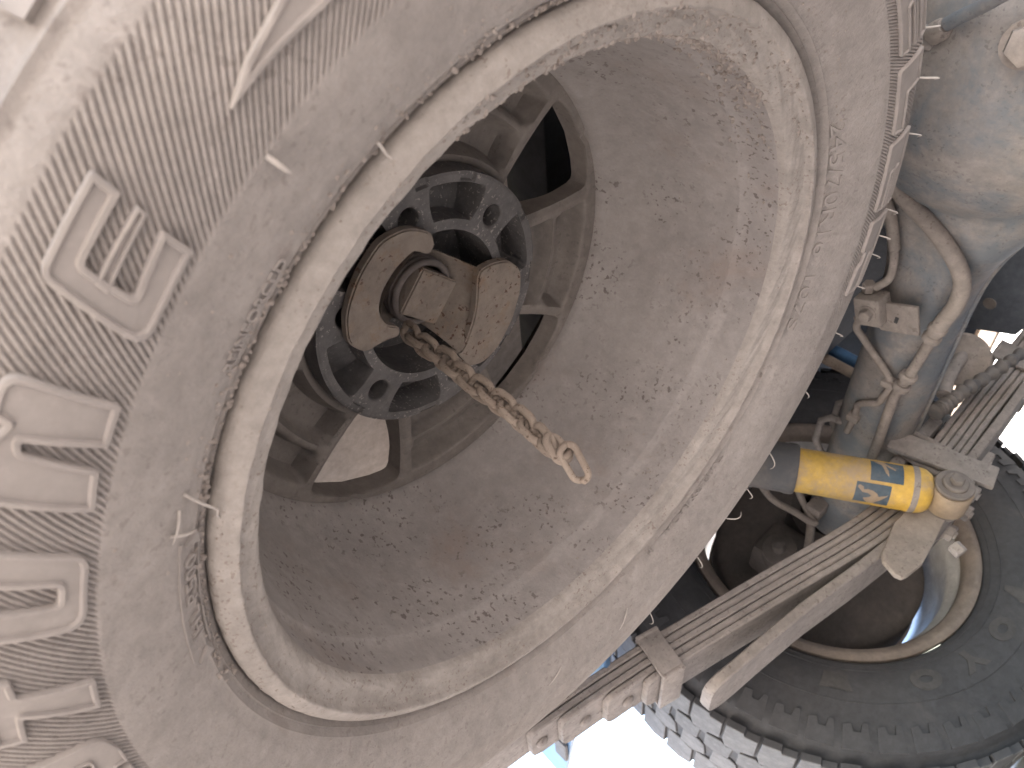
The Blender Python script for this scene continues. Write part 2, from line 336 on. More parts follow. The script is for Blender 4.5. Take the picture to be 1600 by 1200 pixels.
LET = [
 # F O R T U N E
 [(-198.5, 271.5), (-196.5, 302), (-188.5, 302), (-188.9, 294), (-194, 294), (-194.4, 290), (-190, 290), (-190.4, 282), (-194.8, 282), (-195.4, 271.5)],
 [(-185.8, 272, 6), (-184.8, 302, 6), (-181.9, 302, 1), (-182.2, 293, 1), (-183.0, 293, 2), (-183.5, 281, 2), (-181.0, 281, 2), (-180.6, 293, 2), (-181.3, 293, 1), (-181.1, 302, 1), (-177.8, 302, 6), (-178.6, 272, 6)],
 [(-176.6, 271.5), (-175.2, 302), (-172.2, 302), (-172.3, 292.6), (-172.6, 292.6), (-172.9, 282, 1.5), (-170.6, 281.5, 1.5), (-170.3, 292, 1.5), (-171.9, 292.4), (-171.8, 302), (-168.0, 302, 6), (-168.2, 287), (-168.5, 275.5, 7), (-171.4, 271.5, 2), (-173.2, 271.5), (-173.0, 275.5), (-173.8, 275.5), (-174.0, 271.5)],
 [(-165.3, 271.5), (-162.7, 292.8), (-165.0, 293.5), (-164.6, 302), (-158.6, 302), (-159.0, 293.6), (-160.6, 292.8), (-162.1, 271.2)],
 [(-156.6, 271.5, 8), (-155.2, 302, 1), (-153.0, 302, 1), (-153.8, 279.4, 2), (-152.2, 279.4, 2), (-151.0, 302, 1), (-148.4, 302, 1), (-150.3, 271.4, 6)],
 [(-146.9, 271.8), (-145.4, 302), (-142.2, 302), (-140.9, 298.2), (-140.5, 302, 1), (-137.9, 302, 6), (-139.3, 272.3), (-142.2, 272.2), (-141.8, 294), (-142.4, 293.5), (-143.8, 273.2)],
 [(-135.6, 271.2, 8), (-133.1, 302.4, 4), (-127.6, 302.2), (-127.9, 294.4), (-131.9, 294.5, 1.5), (-132.7, 280.2, 2), (-128.7, 281.9), (-129.1, 271.4)],
 [(-132.9, 286.6, .4), (-132.6, 290.4, .4), (-128.1, 290.0, .4), (-128.3, 286.9, .4)],
 # pointed flash after the word
 [(-121.6, 283.6, 0.6), (-119.3, 287.7), (-116, 291), (-112, 296), (-107, 301), (-105.8, 291), (-109.5, 281.8), (-114.4, 281.9), (-117.8, 283.1)],
 # right-hand word
 [(-38, 274.6), (-38, 304), (-25.2, 304), (-25.5, 294.6), (-33, 294.4), (-33, 291.2), (-25.8, 291.4), (-26.0, 287.6), (-33.0, 287.2), (-33.0, 283.6), (-26.2, 283.6), (-26.9, 274.6)],
 [(-24.5, 274.4, 3), (-23.0, 304), (-18.2, 304), (-19.1, 286.5), (-13.0, 287.5), (-13.9, 275.0)],
 [(-12.1, 275.4, 2), (-11.4, 304), (-0.2, 304), (-0.3, 295), (-6.6, 294.8), (-6.6, 291.6), (-0.4, 291.6), (-0.4, 287.6), (-6.6, 287.4), (-6.6, 284.2), (-0.6, 284.2), (-0.9, 275.0)],
 [(1.1, 275.8, 2), (1.5, 304), (13.4, 304), (13.6, 294), (7.6, 293.6), (7.6, 290.6), (13.4, 290.6), (14.1, 275.2), (9.3, 276.2), (8.2, 280.5), (6.6, 280.5), (6.3, 275.8)],
 # repeat of the word on the hidden far side
 [(60, 272), (60, 302), (72, 302), (72, 294), (63, 294), (63, 280), (72, 280), (72, 272)],
]
for k, P in enumerate(LET[:13]): letter(P, bw={0: 1.1, 1: 1.1, 2: 1.1, 7: 1.15, 9: 1.6, 10: 2.0, 11: 1.6, 12: 1.6}.get(k, 2.2))
# --- small raised writing near the bead, from the built-in font
def raised_text(body, th0, r0, size, parent, hh=0.7, spread=1.0, mat='rib', fn=None, th1=None, bottom=-0.6):
    cu = bpy.data.curves.new('t', 'FONT'); cu.body = body; cu.size = size; cu.resolution_u = 3; cu.extrude = 0.5; cu.space_character = spread
    ob = bpy.data.objects.new('t', cu); COL.objects.link(ob)
    dg = bpy.context.evaluated_depsgraph_get(); me = bpy.data.meshes.new_from_object(ob.evaluated_get(dg))
    A = np.array([v.co[:] for v in me.vertices]); fs = [tuple(p.vertices) for p in me.polygons]
    bpy.data.objects.remove(ob); bpy.data.curves.remove(cu); bpy.data.meshes.remove(me)
    xs = A[:, 0] - A[:, 0].min(); k = 1.0
    if th1 is not None: k = (th1 - th0) * math.pi / 180 * (r0 + size * 0.35) / xs.max()
    hz = np.where(A[:, 2] > 0, hh, bottom)
    if fn is None: W = surf(th0 + xs * k / (r0 + size * 0.35) * 180 / math.pi, r0 + A[:, 1], hz)
    else: W = fn(xs * k, A[:, 1], hz)
    return add('raised_text', W, fs, mat, parent, 30)
raised_text('245/70R16', -23.0, 230.0, 12.5, tyre, 0.8, th1=4.2)
raised_text('107S', 8.5, 230.0, 9.5, tyre, 0.7, th1=20)
raised_text('REINFORCED', -137.6, 233.0, 6.2, tyre, 0.8, th1=-127.6)
raised_text('TUBELESS RADIAL', 48.5, 229.5, 5.4, tyre, 0.5, th1=69)
raised_text('(e)', 72, 229.0, 6.8, tyre, 0.6)
raised_text('IHL R500', -168.2, 228.6, 7.6, tyre, 0.7, th1=-157.0)
# stamp panel outline round the code
pl = G()
for r0, r1, a0, a1 in ((236.2, 236.9, -170.6, -154.6), (226.6, 227.2, -170.6, -154.6)):
    aa = np.linspace(a0, a1, 30); v = []; f = []
    for a in aa: v += [tuple(surf(np.array(a), np.array(r), np.array(hh))) for r, hh in ((r0, -0.4), (r0, 0.6), (r1, 0.6), (r1, -0.4))]
    for i in range(29):
        for q in range(3): f.append((i * 4 + q, i * 4 + q + 1, i * 4 + 5 + q, i * 4 + 4 + q))
    pl.put(v, f)
pl.done('stamp_panel', 'rib', tyre)
for a0, r0 in ((-155.4, 230.6), (-171.6, 231.0)):
    g = G(); q = [(a0 - 0.7, r0 - 3.4), (a0 + 0.9, r0 - 1.6), (a0 + 0.2, r0 + 3.8)]
    g.prism(q, lambda a, r, hh: tuple(surf(np.array(a), np.array(r), np.array(hh))), -0.5, 1.1); g.done('raised_mark', 'rib', tyre)
# --- moulding hairs
def hair(th, r, dth, dr, hgt, rad=0.55):
    pts = [surf(np.array(th + dth * u + 0.5 * dth * u * u * 0.3), np.array(r + dr * u), np.array(hgt * math.sin(u * 2.2) + 0.2)) for u in np.linspace(0, 1, 7)]
    G().tube(pts, [rad, rad, rad, rad * .9, rad * .8, rad * .6, rad * .3], 6).done('rubber_hair', 'hair', tyre, 60)
for a in [(-122.3, 267.2, 0.1, -8.8, 3, .8), (-149, 238, -5, -20, 5, .6), (-152.8, 241.6, -0.8, -10.5, 2, .6), (-150.5, 239, -2.5, 3, 2, .5), (-115.6, 229, .2, -14, 4, .6), (-107, 262, 0, 10, 3, .6),
          (-24, 312, 1, 4, 9, .6), (-17, 312, 1, 3, 13, .7), (-9, 312, 1, 3, 10, .55), (2.5, 312, 1, 3, 10, .5), (6.5, 311, .8, 3, 11, .55), (9.5, 311, .8, 3, 9, .5), (23, 312, .6, 4, 8, .5), (15, 312, .6, 4, 8, .5), (45, 306, 2, 3, 9, .6), (58, 306, -2, 3, 9, .6), (52, 305, 1, 3, 8, .5), (66, 308, 1, 3, 9, .55), (78, 312, 1, 3, 9, .5), (83, 253, 3, 10, 2, .6), (33, 300, 1, 6, 4, .5),
          (100, 250, 3, 6, 1.2, .5)]:
    hair(*a)

# --- rim
g = G()
rp = [(219.4, 16), (220.5, 9), (221.1, 4.5), (220.9, 1.2), (219.9, -0.8), (217.8, -2.4), (215.2, -3.6), (212.8, -4.3), (211.9, -4.4), (211.2, -3.9), (210.7, -2.6), (210.2, -0.6), (209.2, 0.9), (207.4, 1.8), (205, 2.5), (202.4, 3.3), (200.2, 4.2), (198.7, 5.6), (197.7, 7.6), (197.0, 11)]
rp0 = np.array(rp); qq = np.linspace(0, len(rp) - 1, 60); rp = [(float(np.interp(k, np.arange(len(rp0)), rp0[:, 0])), float(np.interp(k, np.arange(len(rp0)), rp0[:, 1]))) for k in qq]
g.lathe(rp, (0, 0, 0), (0, 0, 1), 300)
# dents and caked dirt: the ring is not a perfect lathe
for k, p in enumerate(g.v):
    a = math.atan2(p[1], p[0]); r = math.hypot(p[0], p[1]); w_ = 0.22 * math.sin(a * 37 + r) * math.sin(a * 11.3) + 0.18 * math.sin(a * 83 + 2 * r); w_ *= max(0, min(1, (p[2] + 6) / 3)) if r > 198.5 and p[2] < 6 else 0
    g.v[k] = (p[0] * (1 + w_ / r), p[1] * (1 + w_ / r), p[2] + w_)
rim = g.done('rim_lip', 'lip', spare, 40)
g = G()
bp = [(197.0, 11), (196.6, 20), (196.0, 31), (194.6, 36), (193.4, 39), (192.6, 46), (191, 58), (188, 82), (183.5, 108), (178, 126), (172.5, 137), (169.0, 143), (167.4, 147), (167.0, 150), (167.0, 157), (169.5, 162), (178, 166), (205, 174), (222, 184)]
bp = [(p[0], p[1]) for p in np.array(spline(bp, 4))]
g.lathe(bp, (0, 0, 0), (0, 0, 1), 240); g.done('rim_barrel', 'rim', spare, 60)
# spokes: five, with hollow backs, between five windows
WC = (-19, 53, 125, 197, 269)
def hw(r): return np.interp(r, [84, 88, 93, 99, 110, 125, 140, 155, 160, 161.8, 163.0], [3.0, 6.5, 9.8, 11.6, 13.0, 14.3, 15.0, 15.2, 14.6, 12.5, 0.0])
rv = np.concatenate([[84, 86], np.linspace(88, 150, 22), np.linspace(152, 163.0, 14), [164.5, 166.9]])
uu = np.concatenate([[-1], np.linspace(-0.985, 0.985, 41), [1]])
for c0 in WC:
    c = c0 + 36; v = []; f = []
    for r in rv:
        hs = 36.0 - float(hw(r)) if r > 84 else 36.0
        for u in uu:
            a = c + u * hs; au = abs(u) * hs * math.pi / 180 * r; half = hs * math.pi / 180 * r
            z = 149.0 + (162.5 - r) * 0.06
            ed = half - au
            z += 14.0 * (1 - sstep(86, 93, np.array(r)))
            z += 3.0 * (1 - sstep(0, 5.0, np.array(ed)))                      # rounded edge
            # hollow on the back of the spoke, split by a cross web
            pk = sstep(9, 14, np.array(ed)) * sstep(97, 103, np.array(r)) * (1 - sstep(150, 157, np.array(r)))
            web = 1 - 0.8 * (sstep(122, 126, np.array(r)) * (1 - sstep(131, 135, np.array(r))))
            z += 17.0 * pk * web
            v.append((r * math.cos(R_(a)), r * math.sin(R_(a)), float(z)))
    n = len(uu)
    for i in range(len(rv) - 1):
        for k in range(n - 1): f.append((i * n + k, i * n + k + 1, (i + 1) * n + k + 1, (i + 1) * n + k))
    # window walls
    k0 = len(v)
    for side in (0, n - 1):
        for i, r in enumerate(rv):
            x, y, z = v[i * n + side]; ins = 1.0
            v.append((x, y, z + 5)); v.append((x, y, 168 + 10 * float(1 - sstep(95, 140, np.array(r)))))
    for si, side in enumerate((0, n - 1)):
        for i in range(len(rv) - 1):
            a = k0 + si * 2 * len(rv) + 2 * i
            q = [(i * n + side, (i + 1) * n + side, a + 2, a), (a, a + 2, a + 3, a + 1)]
            f += [t_ if si else t_[::-1] for t_ in q]
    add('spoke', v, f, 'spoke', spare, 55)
# hub pad: cast ring with six wheel-nut holes and pockets between them
NA = 1080; ra = np.concatenate([[53.0], np.linspace(53.6, 89.6, 62), [90.2, 90.8]])
aa = np.linspace(0, 360, NA, endpoint=False); RA, AA = np.meshgrid(ra, aa, indexing='ij')
X, Y = RA * np.cos(np.radians(AA)), RA * np.sin(np.radians(AA))
dl = np.full(RA.shape, 1e9)
for k in range(6):
    a = R_(-36 + 60 * k); dl = np.minimum(dl, np.hypot(X - 70 * math.cos(a), Y - 70 * math.sin(a)))
wd = np.abs((AA + 6 + 30) % 60 - 30)
pocket = sstep(60.0, 62.0, RA) * (1 - sstep(82.4, 84.0, RA)) * (1 - sstep(15.0, 17.0, wd + 0.010 * (RA - 72) ** 2 - 0.06 * (RA - 72))) * sstep(13.5, 15.5, dl)
Z = 139.0 + (16.0 + 0.45 * (RA - 60)) * pocket + 34.0 * (1 - sstep(6.2, 7.6, dl)) + 1.2 * (1 - sstep(7.4, 9.4, dl))
notch = np.zeros_like(Z)
for a0, wd in ((-86, 3), (-62, 4), (-20, 3), (14, 5), (52, 3), (78, 6), (104, 5), (150, 4)):
    notch = np.maximum(notch, sstep(wd + .5, wd - .5, np.abs((AA - a0 + 180) % 360 - 180)))
Z += 2.2 * notch * sstep(84.6, 86.2, RA)
Z += 0.6 * sstep(89.0, 90.4, RA)
V = np.stack([X, Y, Z], -1); V = np.concatenate([V[:1] * [1, 1, 0] + [0, 0, 178], V[:1] * [1, 1, 0] + [0, 0, 142], V, V[-1:] * [1, 1, 0] + [0, 0, 141], V[-1:] * [1.02, 1.02, 0] + [0, 0, 178]]).reshape(-1, 3)
mm = len(ra) + 4; idx = np.arange(NA); nx = (idx + 1) % NA
F = np.concatenate([np.stack([i * NA + idx, (i + 1) * NA + idx, (i + 1) * NA + nx, i * NA + nx], -1) for i in range(mm - 1)])
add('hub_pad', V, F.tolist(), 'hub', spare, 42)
g = G(); g.lathe([(53, 178), (40, 181), (0.2, 182)], (0, 0, 0), (0, 0, 1), 60); g.done('hub_cap', 'hub', spare)
# dried mud crumbs in the bead groove, on the lip and the barrel
ico = bmesh.new(); bmesh.ops.create_icosphere(ico, subdivisions=1, radius=1.0); ico.verts.index_update()
IV = np.array([q.co[:] for q in ico.verts]); IF = np.array([[q.index for q in f.verts] for f in ico.faces]); ico.free()
bpr = np.array(bp); rpr = np.array(rp)
vs = []; fs = []
def crumb(p, r, flat=0.6):
    k = IV * (r * (0.65 + 0.6 * rng.random((len(IV), 1)))); k[:, 2] *= flat
    a = rng.random() * 6.28; c, s_ = math.cos(a), math.sin(a); k = k @ np.array([[c, -s_, 0], [s_, c, 0], [0, 0, 1]])
    fs.append(IF + len(vs) * len(IV)); vs.append(k + np.array(p))
def on_bead(n, a0, a1, sd=1.5, r0=223.5, rmax=1.3):
    for _ in range(n):
        a = rng.uniform(a0, a1); r = r0 + abs(rng.normal(0, sd)); crumb(surf(np.array(a), np.array(r), np.array(0.1)), 0.25 + rng.random() ** 2.5 * rmax)
def on_lip(n, a0, a1, rmax=1.0, lo=10, hi=46):
    for _ in range(n):
        a = R_(rng.uniform(a0, a1)); i = rng.integers(lo, min(hi, len(rpr))); r, z = rpr[i]; crumb((r * math.cos(a), r * math.sin(a), z), 0.2 + rng.random() ** 3 * rmax)
def on_barrel(n, a0, a1, z0, z1, rmax=1.0):
    for _ in range(n):
        a = R_(rng.normal((a0 + a1) / 2, (a1 - a0) / 4)); z = rng.uniform(z0, z1); r = np.interp(z, bpr[:, 1], bpr[:, 0]) - 0.1; crumb((r * math.cos(a), r * math.sin(a), z), 0.2 + rng.random() ** 3 * rmax)
on_bead(260, -145, -70); on_bead(200, -150, -100, 6, 226, .8); on_bead(160, -180, -145, 3, 224, .7); on_bead(120, 180, 215, 3); on_bead(120, -70, -20, 6, 232, .8); on_bead(60, 20, 60, 2)
on_lip(500, -120, -20, 1.3, 26, 46); on_lip(260, -200, -110, .7); on_lip(200, -20, 60, .7)
on_barrel(420, -75, -15, 12, 42, 1.7); on_barrel(800, -105, -35, 9, 30, 2.0); on_lip(500, -110, -50, 1.6, 40, 60); on_barrel(260, -20, 30, 12, 90, .8); on_barrel(200, 20, 80, 12, 70, 1.0); on_barrel(160, 60, 110, 12, 80, 1.0)
for _ in range(260):
    a = rng.uniform(-180, 180); crumb(surf(np.array(a), np.array(rng.uniform(228, 266)), np.array(0.0)), 0.2 + rng.random() ** 3 * .9, .4)
mo = add('dried_mud', np.concatenate(vs), np.concatenate(fs).tolist(), 'mud', spare, 0); mo['kind'] = 'stuff'

# ================================================================== SPARE CARRIER
car = thing('spare_carrier', 'rusty saddle shaped steel carrier plate with a square block under the hub of the spare', 'carrier plate', (0, 0, 131))
def xy(x, y, z): return (x, y, z)
def wing(P):
    Q = [np.array(p[:2], float) for p in P]
    out = []
    n = len(Q)
    for i in range(n):
        a, b, c = Q[i - 1], Q[i], Q[(i + 1) % n]; k = 0.34
        p, q = b + (a - b) * k, b + (c - b) * k
        out += [(1 - u) ** 2 * p + 2 * u * (1 - u) * b + u * u * q for u in (0, .33, .67, 1)]
    bm = bmesh.new(); lo = [bm.verts.new((p[0], p[1], 131)) for p in out]
    fc = bm.faces.new(lo); r = bmesh.ops.extrude_face_region(bm, geom=[fc])
    for q in r['geom']:
        if isinstance(q, bmesh.types.BMVert): q.co.z = 137
    bmesh.ops.recalc_face_normals(bm, faces=bm.faces[:])
    ed = [e for e in bm.edges if abs(e.verts[0].co.z - 131) < .1 and abs(e.verts[1].co.z - 131) < .1]
    bmesh.ops.bevel(bm, geom=ed, offset=1.2, segments=2, affect='EDGES')
    return G().bm(bm)
wing([(-68, -37), (-72, -16), (-62, -2), (-46, -2), (-36, 1), (-34, -6), (-44, -14), (-46, -27), (-40, -39), (-27, -49), (-12, -54), (-3, -45), (3, -49), (2, -60), (-14, -71), (-34, -72), (-54, -57)]).done('wing', 'rust', car, 40)
wing([(33, -12), (46, -12), (60, -7), (71, 7), (70, 24), (59, 47), (42, 64), (26, 69), (12, 62), (1, 38), (10, 47), (27, 20)]).done('wing', 'rust', car, 40)
# dished centre between the wings
st = [((-11, -54), (-44, -27), (-36, 0), 131.5), ((-9, -53), (-42, -27), (-35, 0), 137), ((-6, -51), (-38, -25), (-31, 3), 156), ((0, -44), (-30, -20), (-24, 8), 163),
      ((12, -30), (-8, -4), (-10, 20), 166), ((22, -22), (8, 8), (-2, 28), 163), ((30, -16), (22, 16), (2, 34), 152), ((35, -12), (29, 21), (5, 40), 138), ((38, -10), (32, 24), (7, 45), 131.6)]
v = []; f = []; nn = 13
for a, b, c, z in st:
    for k in range(nn):
        u = k / (nn - 1); p = (1 - u) ** 2 * np.array(a) + 2 * u * (1 - u) * (2 * np.array(b) - 0.5 * (np.array(a) + np.array(c))) + u * u * np.array(c)
        e = min(u, 1 - u); v.append((p[0], p[1], z - 5.0 * (1 - float(sstep(0, .12, np.array(e)))) * (1 if z > 140 else 0)))
for i in range(len(st) - 1):
    for k in range(nn - 1): f.append((i * nn + k, i * nn + k + 1, (i + 1) * nn + k + 1, (i + 1) * nn + k))
k0 = len(v); v += [(x * 1.0, y * 1.0, z + 4) for x, y, z in v]
f += [tuple(q + k0 for q in t_[::-1]) for t_ in f]
for i in range(len(st) - 1):
    for e in (0, nn - 1):
        a, b = i * nn + e, (i + 1) * nn + e; f.append((a, b, b + k0, a + k0) if e == 0 else (b, a, a + k0, b + k0))
add('dish', v, f, 'rust', car, 50)
g = G(); bm = bmesh.new(); bmesh.ops.create_cube(bm, size=1)
for q in bm.verts: q.co = Vector((q.co.x * 36, q.co.y * 34, q.co.z * 20))
bmesh.ops.bevel(bm, geom=bm.edges[:], offset=1.3, segments=2, affect='EDGES')
bmesh.ops.subdivide_edges(bm, edges=[e for e in bm.edges if e.calc_length() > 15], cuts=5, use_grid_fill=True)
for q in bm.verts:
    if q.co.z < -9.5:
        q.co.z += 2.6 * math.exp(-((q.co.x - 2) ** 2 + (q.co.y + 1) ** 2) / 30) + 1.6 * math.exp(-((q.co.x + 6) ** 2 + (q.co.y - 4) ** 2) / 18)
a = R_(45); g.bm(bm, (1, -1, 156), [[math.cos(a), -math.sin(a), 0], [math.sin(a), math.cos(a), 0], [0, 0, 1]]); g.done('square_block', 'rust', car, 40)
g = G()
for k in range(4): g.tube([(22 * math.cos(q) - 1, 22 * math.sin(q) - 4, 152 + 4.6 * k) for q in np.linspace(0, 2 * np.pi, 40, endpoint=False)], 2.6, 8, closed=True)
g.done('thread_coil', 'thread', car, 60)

# ================================================================== CHAIN
ch = thing('lifting_chain', 'muddy rusty chain hanging straight down from the spare carrier', 'chain', (-25, 11, 135))
def link_path(L, W, n=26):
    pts = []; rr = W / 2; hl = L / 2 - rr
    for q in np.linspace(0, 2 * np.pi, n, endpoint=False):
        x, z = rr * math.cos(q), rr * math.sin(q); pts.append((x, 0, z + (hl if z > 0 else -hl)))
    return np.array(pts)
def put_link(c, L, W, r, yaw, tilt=0.0, roll=0.0):
    P = link_path(L, W)
    P[:, 1] += 0.10 * P[:, 2] * np.sign(P[:, 0])
    P = P + 0.0
    R = (Matrix.Rotation(tilt, 3, 'X') @ Matrix.Rotation(roll, 3, 'Y') @ Matrix.Rotation(yaw, 3, 'Z'))
    P = P @ np.array(R).T + np.array(c)
    G().tube(P, r, 9, closed=True).done('chain_link', 'chain', ch, 80)
z = 137.0; k = 0; spine = []
while z > -6:
    f_ = (138 - z) / 150
    cx, cy = -23.5 - 5.5 * f_ + random.uniform(-.8, .8), 11.0 - 4.0 * f_ + random.uniform(-.8, .8)
    spine.append((cx, cy, z))
    put_link((cx, cy, z), 18.6, 12.6, 2.35, R_(240 + 90) + (0.95 if k % 2 else -0.75) + 0.12 * math.sin(k * .8) + random.uniform(-.15, .15), random.uniform(-.16, .16), random.uniform(-.16, .16))
    z -= 9.4; k += 1
put_link((-29.5, 5.0, -6.0), 17, 11, 2.3, 0.4, 0.4, 0.1)
put_link((-29.0, 8.0, -18.5), 23, 9.4, 2.0, -0.7, R_(52), 0.0)
sp_ = spline(spine, 6)
G().tube(sp_, [2.6 + 1.1 * math.sin(q * 1.7) + random.uniform(-.5, .5) for q in range(len(sp_))], 8).done('caked_mud', 'chain', ch, 60)

# ================================================================== REAR AXLE
ax = thing('rear_axle', 'dusty blue grey rear axle with a round differential housing and tapering tube', 'axle', (567, 0, -150))
Ys = [(-720, 47, 47), (-330, 47, 47), (-260, 50, 49), (-215, 60, 52), (-180, 80, 56), (-150, 104, 59), (-120, 126, 62), (-80, 147, 64), (-20, 158, 65), (40, 147, 64), (80, 124, 62), (110, 100, 59), (140, 79, 56), (170, 63, 53), (215, 50, 50), (270, 47, 48), (330, 47, 47), (600, 47, 47), (690, 47, 47)]
P = np.array(Ys, float); yy = np.linspace(-720, 690, 180)
hz = np.interp(yy, P[:, 0], P[:, 1]); hx = np.interp(yy, P[:, 0], P[:, 2])
kern = np.ones(7) / 7; hz = np.convolve(np.pad(hz, 3, 'edge'), kern, 'valid'); hx = np.convolve(np.pad(hx, 3, 'edge'), kern, 'valid')
v = []; f = []; n = 40
for y, a, b in zip(yy, hz, hx):
    for k in range(n):
        q = 2 * math.pi * k / n; c, s_ = math.cos(q), math.sin(q)
        e = 0.62 if a > 70 else 0.62 + 0.38 * (70 - a) / 23
        x = math.copysign(abs(c) ** e, c) * b; zz = math.copysign(abs(s_) ** (e if a < 70 else .8), s_) * a
        # rear cover bulges toward the tail
        if x < 0:
            d2 = ((y + 20) / 140) ** 2 + (zz / 140) ** 2
            x -= 62 * max(0, 1 - d2) ** 0.7
        v.append((567 + x, y, 10 + zz))
for i in range(len(yy) - 1):
    for k in range(n): f.append((i * n + k, i * n + (k + 1) % n, (i + 1) * n + (k + 1) % n, (i + 1) * n + k))
f += [tuple(range(n)), tuple((len(yy) - 1) * n + k for k in range(n))[::-1]]
add('housing', v, f, 'axle', ax, 50)
# weld flange along the underside of the housing
pts = [(567 + 14, y, 10 - a + 0.5) for y, a in zip(yy, hz) if -260 < y < 470]
g = G().tube(pts, 3.0, 8); g.done('weld_flange', 'axle', ax, 60)
g = G(); hexbolt(g, (440, -71, -28), (-0.9, -0.25, -0.35), 15, 14, 18); g.done('drain_plug', 'pipe', ax)
# spring seat
g = G(); g.rbox((567, 510, -44), (120, 70, 16), b=3); g.done('spring_seat', 'spring', ax)

def line(name, label, cat, pts, r, mat='pipe', n=8, cuffs=()):
    t = thing(name, label, cat, pts[0])
    sp_ = spline(pts, n); G().tube(sp_, r, 12).done('pipe' if 'pipe' in name else 'hose', mat, t, 60)
    for i, rr, ln in cuffs:
        k = min(i, len(sp_) - 2); a = np.array(sp_[k]); d = np.array(sp_[k + 1]) - a; d /= np.linalg.norm(d)
        G().tube([a - d * ln / 2, a - d * ln * .3, a + d * ln * .3, a + d * ln / 2], [rr * .9, rr, rr, rr * .9], 14).done('fitting', mat, t)
    return t

# ---- lines clipped along the axle
t = thing('brake_hose', 'thick dusty hose curving down over the axle tube beside the differential', 'hose', (508, 112, 50))
hp = spline([(500, 98, 62), (506, 118, 46), (507, 137, 13), (505, 160, -19), (506, 183, -35), (508, 211, -38), (508, 236, -33), (508, 258, -29)], 6)
G().tube(hp, 8.6, 14).done('hose', 'pipe', t, 60)
hp2 = spline([(508, 262, -28.5), (508, 284, -27), (508, 330, -21), (508, 364, -15.5), (508, 440, -17), (510, 500, -17)], 6)
G().tube(hp2, 6.0, 14).done('steel_line', 'pipe', t, 60)
for y, z in ((250, -30.5), (264, -28.5), (328, -21.2), (346, -18.6)):
    G().tube([(508, y - 5, z - .7), (508, y - 2.5, z - .3), (508, y + 2.5, z + .3), (508, y + 5, z + .7)], [8, 10.2, 10.2, 8], 14).done('fitting', 'pipe', t, 40)

t = thing('brake_junction', 'square brass brake line junction block bolted on a small tab to the axle', 'junction block', (500, 258, 20))
g = G(); g.rbox((497, 252, 37), (26, 34, 30), [[1, 0, 0], [0, .94, .34], [0, -.34, .94]], 2.5); g.done('block', 'pipe', t)
g = G(); g.rbox((500, 252, 8), (5, 36, 44), [[1, 0, 0], [0, .94, .34], [0, -.34, .94]], 1.5); g.done('tab', 'pipe', t)
g = G(); g.box((497.6, 254, 9), (1, 8, 4)); g.done('painted_slot', 'black', t, 0)  # solid dark box in place of the shade in a slot
g = G(); hexbolt(g, (484.5, 252, 36), (-1, 0, 0), 7, 9, 10); g.done('bolt', 'pipe', t)
g = G(); hexbolt(g, (500, 236, 48), (-.1, -.75, .1), 7, 12); g.done('union_nut', 'pipe', t)
g = G(); hexbolt(g, (498, 268, 45), (0, .75, .35), 6, 10); g.done('union_nut', 'pipe', t)
t = thing('brake_pipe', 'thin dusty steel brake pipe rising from the junction block behind the spare tyre', 'pipe', (505, 190, 40), 'brake pipes on the axle')
G().tube(spline([(512, 110, 78), (506, 144, 52), (505, 176, 38), (505, 200, 33), (503, 214, 33), (500, 228, 42)], 6), 4.6, 12).done('pipe', 'pipe', t, 60)
G().tube(spline([(511, 112, 76), (506, 144, 52), (505, 178, 37)], 6), 6.0, 12).done('sleeve', 'pipe', t, 60)
t = thing('brake_pipe', 'thin dusty steel brake pipe bent zigzag along the axle tube below the junction block', 'pipe', (512, 340, 0), 'brake pipes on the axle')
G().tube([tuple(p) for p in spline([(499, 270, 46), (504, 292, 50), (510, 308, 41), (514, 330, 20), (511, 345, -1), (511, 358, -6), (511, 376, -3), (514, 392, 1), (516, 404, 14), (519, 416, 24), (522, 424, 25), (520, 440, 24), (519, 470, 26)], 7)], 4.4, 12).done('pipe', 'pipe', t, 60)
for y, z, x in ((352, -3.6, 511), (440, 24, 520)):
    g = G(); g.rbox((x, y, z), (16, 9, 16), None, 2); g.done('clip', 'pipe', t)
t = thing('breather_line', 'grey breather pipe leaving a small fitting on the round differential housing', 'pipe', (445, -65, 38))
G().tube(spline([(440, -72, 32), (438, -80, 23), (436, -88, 13), (432, -98, 2), (428, -112, -12), (426, -135, -30)], 6), 5.5, 12).done('pipe', 'axle', t, 60)
G().tube([(448, -60, 42), (444, -66, 36), (441, -71, 33)], [9, 9, 6], 12).done('fitting', 'pipe', t)
g = G(); g.rbox((449, -56, 46), (12, 18, 14), None, 3); g.done('clip', 'axle', t)

# ================================================================== SHOCK ABSORBER
sh = thing('shock_absorber', 'dusty yellow shock absorber with dark blue stickers, leaning across the leaf spring', 'shock absorber', (489, 448, -118))
A = np.array((489, 446, -117), float); B = np.array((363, 446, 93), float); D = (B - A) / np.linalg.norm(B - A)
Lk = np.linalg.norm(B - A)
g = G(); g.lathe([(0.1, 20), (14, 20), (22, 23), (26, 29), (27.4, 36), (27.6, 46), (27.2, 47), (27.2, 190), (0.1, 190)], A, D, 56); g.done('body', 'yellow', sh, 40)
g = G(); g.lathe([(27.9, 38), (28.1, 39), (28.1, 44), (27.9, 45)], A, D, 56); g.done('weld_band', 'spring', sh, 40)
g = G(); g.lathe([(22, 172), (30.4, 172), (31.6, 175), (31.6, 182), (30.6, 185), (30.6, 470), (0.1, 470)], A, D, 56); g.done('dust_sleeve', 'sleeve', sh, 40)
g = G(); g.lathe([(10, -16), (21.5, -16), (23, -14), (23, 16), (21.5, 18), (10, 18)], A, (0, 1, 0), 40); g.done('eye', 'sand', sh, 40)
